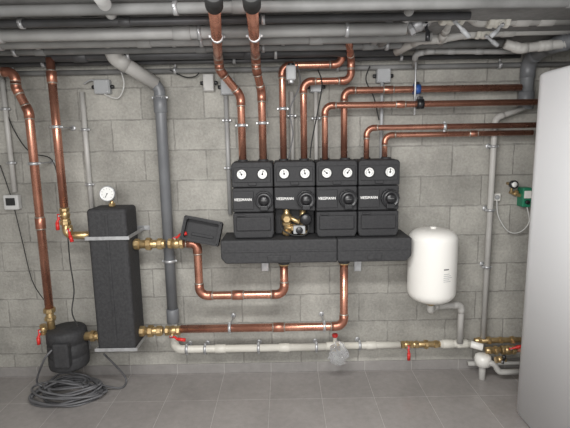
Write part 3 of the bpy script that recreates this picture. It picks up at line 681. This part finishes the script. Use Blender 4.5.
line(3,1.10,xL,XR-.02,.022,CEILP,"dusty grey pipe spanning whole ceiling width",(.35,.7),fit=CEILP,straight=((0,.4),(0,.66)))
cp([W(405,30,.6),W(432,14,.72),W(470,16,.72),W(478,22,.68),W(575,18,.68)],.026,PVCL,"pale plastic pipe with several bends under ceiling",fit=PVCL,R=.04,straight=((1,.35),(1,.8),(3,.2),(3,.45),(3,.7)))
cp([W(396,52,.28),W(420,38,.42),W(440,40,.42),W(470,32,.46),W(520,34,.46),W(600,28,.46)],.024,PVCL,"pale plastic pipe jogging under ceiling",fit=PVCL,R=.04,straight=((1,.5),(3,.25),(3,.75)))
cp([W(415,66,.12),W(415,54,.2),W(430,50,.24),W(500,52,.22),W(522,52,.22)],.016,CEILW,"thin grey pipe bending along under ceiling",fit=CEILW,R=.04,straight=((2,.3),(2,.7)))
cp([W(505,44,.4),W(520,50,.4),W(545,46,.42),W(585,40,.5)],.026,PVCL,"short pale pipe elbow by the drain pipe",fit=PVCL,R=.05)
cp([W(128,44,.34),W(118,24,.62),W(98,-6,1.3)],.026,CEILW,"dusty grey branch pipe crossing under ceiling",fit=CEILW,R=.04,straight=((1,.3),))
cp([W(380,44,.34),W(392,34,.46),W(404,24,.62),W(410,8,.98)],.022,CEILW,"dusty pipe climbing between the ceiling pipes",fit=CEILW,R=.04)
cp([W(440,42,.40),W(446,30,.52),W(452,16,.74)],.020,PVCL,"short pale branch joining two ceiling pipes",fit=PVCL,straight=((0,.5),))
valve(W(452,17,.76),X,.026,(.6,0,-.6),.09,"grey-handled valve on pale ceiling pipe",hmat=BOXG,side=(0,-.8,-.6),body=PVCW)
valve(W(418,24,.68),(.8,-.2,.5),.026,(0,0,-1),.07,"dark-handled valve among the ceiling pipes",hmat=BLKP,side=(.5,-.8,-.3),body=ZINC)
valve(W(498,21,.70),X,.024,(-.6,0,-.5),.07,"pale valve along the bent ceiling pipe",hmat=BOXG,side=(0,-.8,-.6),body=PVCW)
valve(W(484,33,.47),X,.022,(.7,0,-.5),.07,"pale valve on the jogging ceiling pipe",hmat=BOXG,side=(0,-.8,-.6),body=PVCW)
x=W(383,20,.6).x; m=MB(); m.box(Vector((x,-.45,CEIL-.016)),(.032,.6,.032),ZINC,.003)
top(m.obj("mounting_rail"),"galvanised steel mounting rail fixed under ceiling","mounting rail")
# ------------------------------------------------------------------ cables
cable("loose_cable",[(2,100,.02),(14,130,.03),(30,152,.04),(52,160,.05),(60,190,.06)],.0035,RUB,"thin black cable sagging across the block wall")
cable("loose_cable",[(0,165,.02),(12,200,.03),(22,240,.04),(32,280,.05),(44,300,.15)],.003,RUB,"thin black cable hanging down the wall")
cable("loose_cable",[(68,238,.33),(70,262,.30),(74,290,.30),(72,312,.34),(78,326,.34)],.004,RUB,"black cable hanging from pipe to pump")
cable("loose_cable",[(104,84,.05),(92,80,.05),(84,84,.03)],.005,BOXG,"short grey cable into junction box")
cable("loose_cable",[(104,94,.05),(118,98,.05),(124,84,.05),(119,66,.06)],.004,CABW,"thin pale cable looping beside junction box")
cable("loose_cable",[(297,64,.2),(300,84,.22),(290,110,.22),(293,135,.24),(288,159,.24)],.004,CABLE,"grey sensor cable down to pump group")
cable("loose_cable",[(318,70,.1),(322,84,.22),(318,110,.24),(312,140,.24),(310,158,.24)],.004,RUB,"black sensor cable between copper risers")
cable("loose_cable",[(200,70,.05),(196,76,.05),(185,77,.05),(170,70,.06)],.004,RUB,"black cable tucked along top of wall")
cable("loose_cable",[(370,66,.1),(366,80,.1),(374,98,.1),(379,120,.06)],.004,RUB,"black cable beside high junction box")
cable("loose_cable",[(60,0,.99),(75,12,.98),(90,16,.96),(130,10,.99),(180,10,.99)],.005,RUB,"black cable strung under ceiling")
# coil
def floorpt(px,py):
    r=rt*((px-285)/F)+up*((214-py)/F)+fwd; return CAM+r*(-H/r.z)
cc=floorpt(71,397); pts=[]
for L_ in range(12):
    rr=.220-.0085*L_+random.uniform(-.032,.032); ox=random.uniform(-.07,.07); oy=random.uniform(-.045,.045); tl=random.uniform(-.035,.035)
    for k in range(24):
        a=2*math.pi*k/24; s_=math.sin(a/2)**2
        pts.append(Vector((cc.x+ox*s_+(rr+.018*math.sin(3*a+L_))*math.cos(a),cc.y+oy*s_+rr*.62*math.sin(a),max(.008,.010+.0085*L_+tl*math.sin(a)*s_+.010*math.sin(2*a+L_)))))
m=MB(); m.tube(smoothpath(pts,2),.0075,CABLE,8)
o=m.obj("cable_coil"); top(o,"loosely coiled grey cable lying on tiled floor below pump","cable coil")
t=smoothpath([Vector((cc.x+.18,cc.y+.02,.08)),Vector((cc.x+.24,cc.y+.06,.03)),Vector((cc.x+.31,cc.y+.09,.012)),Vector((cc.x+.31,cc.y+.14,.06)),W(104,354,.28)])
MB().tube(t,.0065,CABLE,8).obj("cable_tail",o)
t=smoothpath([Vector((cc.x-.18,cc.y,.08)),Vector((cc.x-.20,cc.y-.02,.13)),W(44,360,.38),W(52,350,.36)])
MB().tube(t,.0065,CABLE,8).obj("cable_tail",o)
t=smoothpath([Vector((cc.x+.12,cc.y-.06,.10)),Vector((cc.x+.0,cc.y-.02,.125)),Vector((cc.x-.08,cc.y-.04,.12)),Vector((cc.x-.14,cc.y-.05,.09))])
MB().tube(t,.0078,CABLE,8).obj("cable_tail",o)
# ------------------------------------------------------------------ lights
def area(name,loc,rot,sx,sy,e,col=(1,1,1)):
    l=bpy.data.lights.new(name,'AREA'); l.shape='RECTANGLE'; l.size=sx; l.size_y=sy; l.energy=e; l.color=col
    o=bpy.data.objects.new(name,l); o.location=loc; o.rotation_euler=rot; COL.objects.link(o); return o
area("ceiling_lamp",(-0.1,-1.9,2.12),(math.radians(12),0,0),1.3,.2,43,(1,.99,.97))
area("rear_fill_light",(-0.4,-3.4,1.85),(math.radians(78),0,math.radians(-6)),1.8,.7,50,(1,.99,.98))  # added fill light behind the camera, not a fixture of the room
w=bpy.data.worlds.new("world"); bpy.context.scene.world=w; w.use_nodes=True
w.node_tree.nodes["Background"].inputs[0].default_value=(1,.995,.985,1); w.node_tree.nodes["Background"].inputs[1].default_value=1.0
bpy.context.scene.view_settings.view_transform='Standard'
